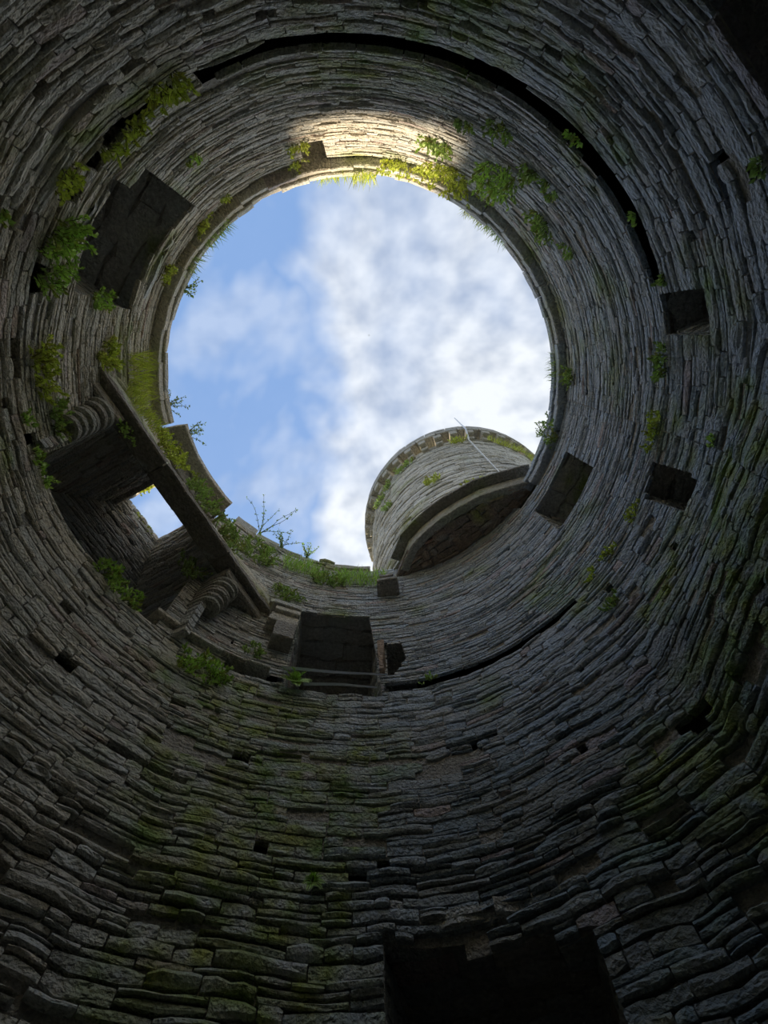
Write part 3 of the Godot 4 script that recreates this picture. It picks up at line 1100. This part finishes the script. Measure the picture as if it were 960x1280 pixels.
func loose_blocks() -> void:
	# single stones that stand out of the wall
	var spots := [
		[79.0, 85.8, 0.90, 2.29, 2.318, "projecting_stone", "dark square stone jutting from the wall just below the turret foot"],
		[80.5, 85.0, 0.93, 2.40, 2.425, "projecting_stone", "thin dark stone jutting from the wall top, directly above the square jutting one"],
		[107.8, 113.2, 0.92, 1.75, 1.85, "jamb_corbel", "dark block corbelled out at left foot of the upper doorway jamb"],
		[84.6, 86.2, 0.965, 1.66, 1.86, "broken_corbel", "broken brownish stone edge at the right of the upper doorway"],
	]
	for s in spots:
		var o := thing(s[5], s[6], "stone", W((s[0] + s[1]) / 2, s[3], 1.0))
		var col := Color(0.46, 0.42, 0.35) if s[5] != "broken_corbel" else Color(0.60, 0.42, 0.28)
		var b := arc_block(s[0], s[1], s[2], 1.05, s[3], s[4], col, -0.3, 0.03)
		for i in b.v.size():
			b.v[i] -= o.position
		put("block", b.mesh(), M.stone, o)
	var j := thing("doorway_jamb", "pale thin-coursed stone jamb projecting at left of the upper doorway", "masonry", W(110, 1.86, 1.0))
	for k in 7:
		var h := 1.862 + k * 0.034
		var b := arc_block(107.6, 115.5 + rng.randf_range(-1, 1), 0.93 + rng.randf_range(-0.01, 0.01) - 0.004 * k + maxf(0.0, k - 3) * 0.02, 1.05, h, h + 0.032, stone_tint(150, 2), -0.3, 0.012)
		for i in b.v.size():
			b.v[i] -= j.position
		put("jamb_stone", b.mesh(), M.stone, j)
	# thin slates lying on the ledge left of the doorway
	var l := thing("ledge_slabs", "row of thin projecting slates along the ledge between fireplace and doorway", "masonry", W(122, 1.56, 1.0))
	for k in 5:
		var d := 111.0 + k * 5.6
		var b := arc_block(d, d + 5.55, 0.972 + rng.randf_range(-0.008, 0.008), 1.05, 1.602, 1.613 + rng.randf_range(0, 0.008), stone_tint(150, 2), -0.2, 0.01)
		for i in b.v.size():
			b.v[i] -= l.position
		put("slate", b.mesh(), M.stone, l)
	# two bars across the doorway
	var r := thing("safety_rail", "two thin pale metal bars across the foot of the upper doorway", "railing", W(96.5, 1.57, 0.97))
	for q in [[108.5, 84.0, 1.645], [103.0, 86.5, 1.575]]:
		var b := Bag.new()
		twig(b, [W(q[0], q[2], 0.985) - r.position, W((q[0] + q[1]) / 2, q[2], 0.968) - r.position, W(q[1], q[2], 0.985) - r.position], 0.018, Color(0.7, 0.72, 0.72))
		put("bar", b.mesh(), M.metal, r)


func plants() -> void:
	plant("herb", 0, W(242.3, 1.540), 242.3, 0.29, 0.25, "yellow-green leafy clump at the left end of the dark slot on the far wall")
	plant("herb", 0, W(234.7, 1.582), 234.7, 0.21, 0.25, "yellow-green clump over a dark hole, next below the clump at the slot end")
	plant("herb", 0, W(229.7, 1.589), 229.7, 0.15, 0.19, "small yellow-green clump on the broken ledge between two dark holes")
	plant("herb", 0, W(222.6, 1.514), 222.6, 0.22, 0.25, "loose green clump on the ledge just above the largest leafy bush")
	plant("herb", 1, W(211.7, 1.613), 211.7, 0.58, 0.43, "largest leafy green bush on the broken ledge outside the upper left recess")
	plant("herb", 1, W(204.9, 1.938), 204.9, 0.17, 0.38, "green sprig on the sill at the lower corner of the upper left recess")
	plant("herb", 1, W(238.1, 1.926), 238.1, 0.13, 0.12, "tiny bright green tuft on bare stone above the upper left recess")
	plant("herb", 0, W(191.2, 1.629), 191.2, 0.44, 0.31, "trailing green plants on wall left of the upper fireplace corbel, below the biggest bush")
	plant("herb", 0, W(193.2, 2.034), 193.2, 0.28, 0.42, "olive bushy plant just above the left end of the fireplace lintel")
	plant("grass", 0, W(186.7, 2.317), 186.7, 0.51, 0.70, "mossy grassy growth topping the left end of the fireplace hood")
	plant("herb", 2, W(182.0, 1.685), 182.0, 0.26, 0.26, "dull green plant sitting on top of the left fireplace corbel")
	plant("herb", 1, W(174.5, 1.536), 174.5, 0.32, 0.15, "narrow green plant on the hearth ledge under the left fireplace corbel")
	plant("herb", 1, W(182.9, 1.527), 182.9, 0.11, 0.10, "small bright sprig in the ledge corner at the left picture edge")
	plant("herb", 1, W(148.0, 1.573), 148.0, 0.61, 0.25, "long leafy strip growing along the hearth ledge of the fireplace")
	plant("herb", 1, W(124.2, 1.490), 124.2, 0.56, 0.31, "wide leafy green clump on the ledge under the right fireplace corbel")
	plant("fern", 1, W(104.9, 1.572), 104.9, 0.28, 0.33, "bright green fern on the ledge at the left foot of the upper doorway")
	plant("herb", 2, W(115.8, 1.693), 115.8, 0.19, 0.21, "small green plant on the wall left of the upper doorway jamb")
	plant("fern", 1, W(96.5, 0.854), 96.5, 0.14, 0.10, "small green fern alone on the mossy lower wall")
	plant("herb", 0, W(256.6, 2.235), 256.6, 0.20, 0.2, "yellow-green clump hanging over the small square hole below the rim")
	plant("herb", 0, W(255.5, 2.426), 255.5, 0.14, 0.30, "small tuft beside the small square hole, touching the rim")
	plant("grass", 0, W(266.4, 2.582), 266.4, 0.57, 0.30, "sunlit fringe of grass hanging from the rim right of the small square hole")
	plant("herb", 0, W(280.3, 2.470), 280.3, 0.46, 0.33, "sunlit yellow-green creeper under the rim at the top of the opening")
	plant("herb", 0, W(291.6, 2.401), 291.6, 0.57, 0.58, "densest yellow-green creeper mass under the rim, upper right of the opening")
	plant("herb", 1, W(301.5, 2.161), 301.5, 0.38, 0.90, "large green bush hanging on the wall to the right of the yellow-green creeper")
	plant("herb", 2, W(287.0, 2.146), 287.0, 0.27, 0.35, "faint olive patch of leaves on the sunlit wall above the creeper")
	plant("herb", 2, W(296.3, 1.806), 296.3, 0.19, 0.24, "green clump high on the far wall, above the large hanging bush")
	plant("herb", 2, W(290.5, 1.886), 290.5, 0.14, 0.21, "faint green sprig left of the green clump high on far wall")
	plant("herb", 2, W(305.6, 1.918), 305.6, 0.20, 0.25, "dim green plant on the wall right of the large hanging bush")
	plant("herb", 2, W(310.3, 1.896), 310.3, 0.16, 0.19, "small dim plant, outermost of the two right of the large hanging bush")
	plant("herb", 2, W(315.1, 2.151), 315.1, 0.28, 0.32, "dim trailing green plant on the wall to the right of the rim")
	plant("herb", 2, W(322.9, 2.066), 322.9, 0.15, 0.17, "thin dim sprig lowest of the plants on the right upper wall")
	plant("grass", 0, W(303.5, 2.576), 303.5, 0.33, 0.32, "pale grassy tuft on the coping at the upper right rim")
	plant("grass", 2, W(310.7, 2.559), 310.7, 0.30, 0.31, "brownish grassy tuft on the coping below the pale tuft")
	plant("herb", 1, W(306.9, 1.575), 306.9, 0.10, 0.14, "small green tuft in the dark slot of the far wall, upper of two")
	plant("herb", 1, W(322.8, 1.560), 322.8, 0.07, 0.09, "tiny green sprig in the dark slot of the right wall, lower of two")
	plant("herb", 2, W(333.0, 1.552), 333.0, 0.08, 0.13, "small green tuft directly above the upper right beam socket")
	plant("herb", 2, W(347.2, 1.617), 347.2, 0.32, 0.19, "dim green moss strip just below the upper right beam socket")
	plant("herb", 0, W(359.9, 1.634), 359.9, 0.36, 0.15, "olive moss strip on the ledge between the two beam sockets")
	plant("herb", 0, W(16.4, 1.593), 16.4, 0.23, 0.13, "small moss strip on the ledge just under the lower beam socket")
	plant("herb", 0, W(25.7, 1.596), 25.7, 0.22, 0.13, "olive moss strip on the ledge below the dark right window")
	plant("herb", 0, W(31.9, 1.597), 31.9, 0.17, 0.13, "end tuft of the olive moss strip, nearest the bottom of the wall")
	plant("herb", 2, W(32.7, 1.417), 32.7, 0.21, 0.14, "dim green patch on the lower wall below the moss strip")
	plant("herb", 1, W(358.8, 1.335), 358.8, 0.10, 0.10, "small green sprig alone on the dark right wall")
	plant("herb", 2, W(18.1, 1.165), 18.1, 0.10, 0.07, "faint green sprig on dark right wall beneath the lower beam socket")
	plant("herb", 2, W(322.9, 1.098), 322.9, 0.08, 0.10, "dim green tuft at the right picture edge near the top")
	plant("herb", 2, W(353.5, 2.415), 353.5, 0.22, 0.32, "faint green patch on the upper wall right of the rim")
	plant("herb", 2, W(10.0, 2.514), 10.0, 0.31, 0.48, "dark green clump under the rim above the dark right window")
	plant("herb", 0, W(213.0, 2.382), 213.0, 0.26, 0.23, "yellow-green tuft on the wall band between recess and rim, lower")
	plant("herb", 0, W(228.6, 2.420), 228.6, 0.23, 0.24, "yellow-green tuft on the wall band between recess and rim, upper")
	plant("herb", 0, W(237.0, 2.370), 237.0, 0.11, 0.20, "tiny tuft under the rim, right of the upper recess")
	plant("grass", 1, W(90.8, 2.489), 90.8, 0.62, 0.53, "green grassy clump on the low wall top beside the turret foot")
	plant("herb", 2, W(101.9, 2.445), 101.9, 0.40, 0.38, "dull green clump on the low wall top above the doorway")
	plant("grass", 1, W(110.6, 2.510), 110.6, 0.47, 0.44, "grassy clump on the broken wall top left of the doorway")
	plant("herb", 2, W(112.4, 2.193), 112.4, 0.33, 0.28, "green clump on the wall below the broken top, above the doorway jamb")
	plant("herb", 2, W(124.9, 2.466), 124.9, 0.49, 0.64, "bushy green plants covering the right shoulder of the fireplace hood")
	plant("herb", 2, W(138.3, 1.956), 138.3, 0.28, 0.34, "dim leafy plant growing inside the fireplace below the flue")
	plant("herb", 1, W(75.2, 1.577), 75.2, 0.13, 0.11, "tiny green sprig in the black slot right of the doorway")
	plant("herb", 1, W(214.7, 1.365), 214.7, 0.09, 0.08, "tiny green sprig at the left picture edge above the ledge")
	# growth on the coping, against the sky
	plant("grass", 2, W(229.0, 2.50, 0.98), 229.0, 0.42, 0.22, "grassy tuft hanging over the left coping against blue sky, largest of three there")
	plant("grass", 2, W(218.5, 2.50, 0.98), 218.5, 0.24, 0.18, "short grassy tuft on the left coping below the largest hanging tuft")
	plant("wisp", 2, W(211.0, 2.51, 0.98), 211.0, 0.2, 0.26, "wiry sprig sticking out from the left coping into blue sky")
	plant("grass", 0, W(271.5, 2.52, 0.965), 271.5, 0.22, 0.25, "spiky grass tuft drooping from the top of the rim into the sky")
	plant("wisp", 2, W(178.0, 2.53, 0.985), 178.0, 0.3, 0.25, "wiry twigs on the rim above the left end of the fireplace hood")
	plant("wisp", 2, W(168.0, 2.585, 0.945), 168.0, 0.4, 0.3, "wiry twigs on the overhanging slab above the fireplace")
	plant("wisp", 1, W(127.5, 2.675, 1.0), 127.5, 0.3, 0.62, "tall thin weed standing up at the free end of the overhanging slab")
	plant("wisp", 2, W(119.0, 2.66, 1.0), 119.0, 0.5, 0.3, "low weeds along the broken wall top right of the tall thin weed")
	plant("wisp", 2, W(110.0, 2.65, 1.0), 110.0, 0.5, 0.22, "low scrubby weeds on the broken wall top near the sky's lowest edge")
	plant("grass", 2, W(352.0, 2.50, 0.985), 352.0, 0.34, 0.2, "brown grass tuft on the right coping against white cloud, upper of two")
	plant("wisp", 2, W(11.0, 2.52, 0.985), 11.0, 0.3, 0.2, "wiry brown tuft on the right coping near the turret parapet, lower of two")
	# growth along the hood
	for q in [[0.42, 0.3, "grassy plants on the hood beneath the overhanging slab, upper end"], [0.22, 0.35, "green plants on the hood over the middle of the lintel"], [-0.02, 0.4, "green plants on the hood just left of the slab's free end"], [-0.24, 0.45, "dense green plants on the hood under the slab's free end"]]:
		var s: float = q[0]
		plant_at("herb" if s < 0.3 else "grass", 2 if s < 0.0 else 0, NT(0.84, s, 2.2), (inward(152.5) + Vector3.UP * 0.5).normalized(), 0.55, q[1], q[2], 1.3)
	plant_at("herb", 1, NT(0.84, 0.36, 1.97), inward(152.5), 0.3, 0.2, "small fern-like plant hanging under the lintel beside the left corbel", 1.0)
	# growth in the mouth of the flue
	plant_at("herb", 0, NT(1.38, -0.03, 2.575), inward(152.5), 0.4, 0.1, "sunlit yellow plants on the far lip of the flue", 1.6)
	plant_at("herb", 0, NT(1.25, 0.11, 2.585), -Vector3(-sin(deg_to_rad(152.5)), 0, -cos(deg_to_rad(152.5))), 0.3, 0.12, "sunlit yellow fringe on the upper side of the flue mouth", 1.6)
	plant_at("grass", 0, NT(1.15, -0.1, 2.58), -inward(152.5), 0.3, 0.1, "thin grass on the near lip of the flue", 0.6)
	# growth on the turret, under its parapet
	var home := Vector3(0.90 * R, EYE + 2.40 * R, -1.39 * R)
	for q in [[208, 4.02, 0.7, "dark green bush under the turret parapet at its left edge"], [228, 4.08, 0.5, "small bush under the turret parapet, upper left"], [262, 4.12, 0.35, "small leafy tuft under the turret parapet beside the conductor"], [290, 4.12, 0.8, "yellow-green grass under the turret parapet, right of the conductor"], [312, 4.12, 0.6, "brownish grass below the turret corbels at right"], [212, 3.6, 0.3, "small green tuft on the left of the turret face"], [240, 3.3, 0.3, "small green tuft midway down the turret face"], [255, 2.9, 0.4, "olive tuft low on the turret face above the string course"]]:
		var a := deg_to_rad(float(q[0]))
		var d := Vector3(cos(a), 0, -sin(a))
		plant_at("herb" if q[0] < 280 else "grass", 2 if q[0] < 240 else 0, home + d * (0.833 * R + 0.04) + Vector3.UP * ((float(q[1]) - 2.40) * R), d, q[2], 0.3, q[3], 0.7)
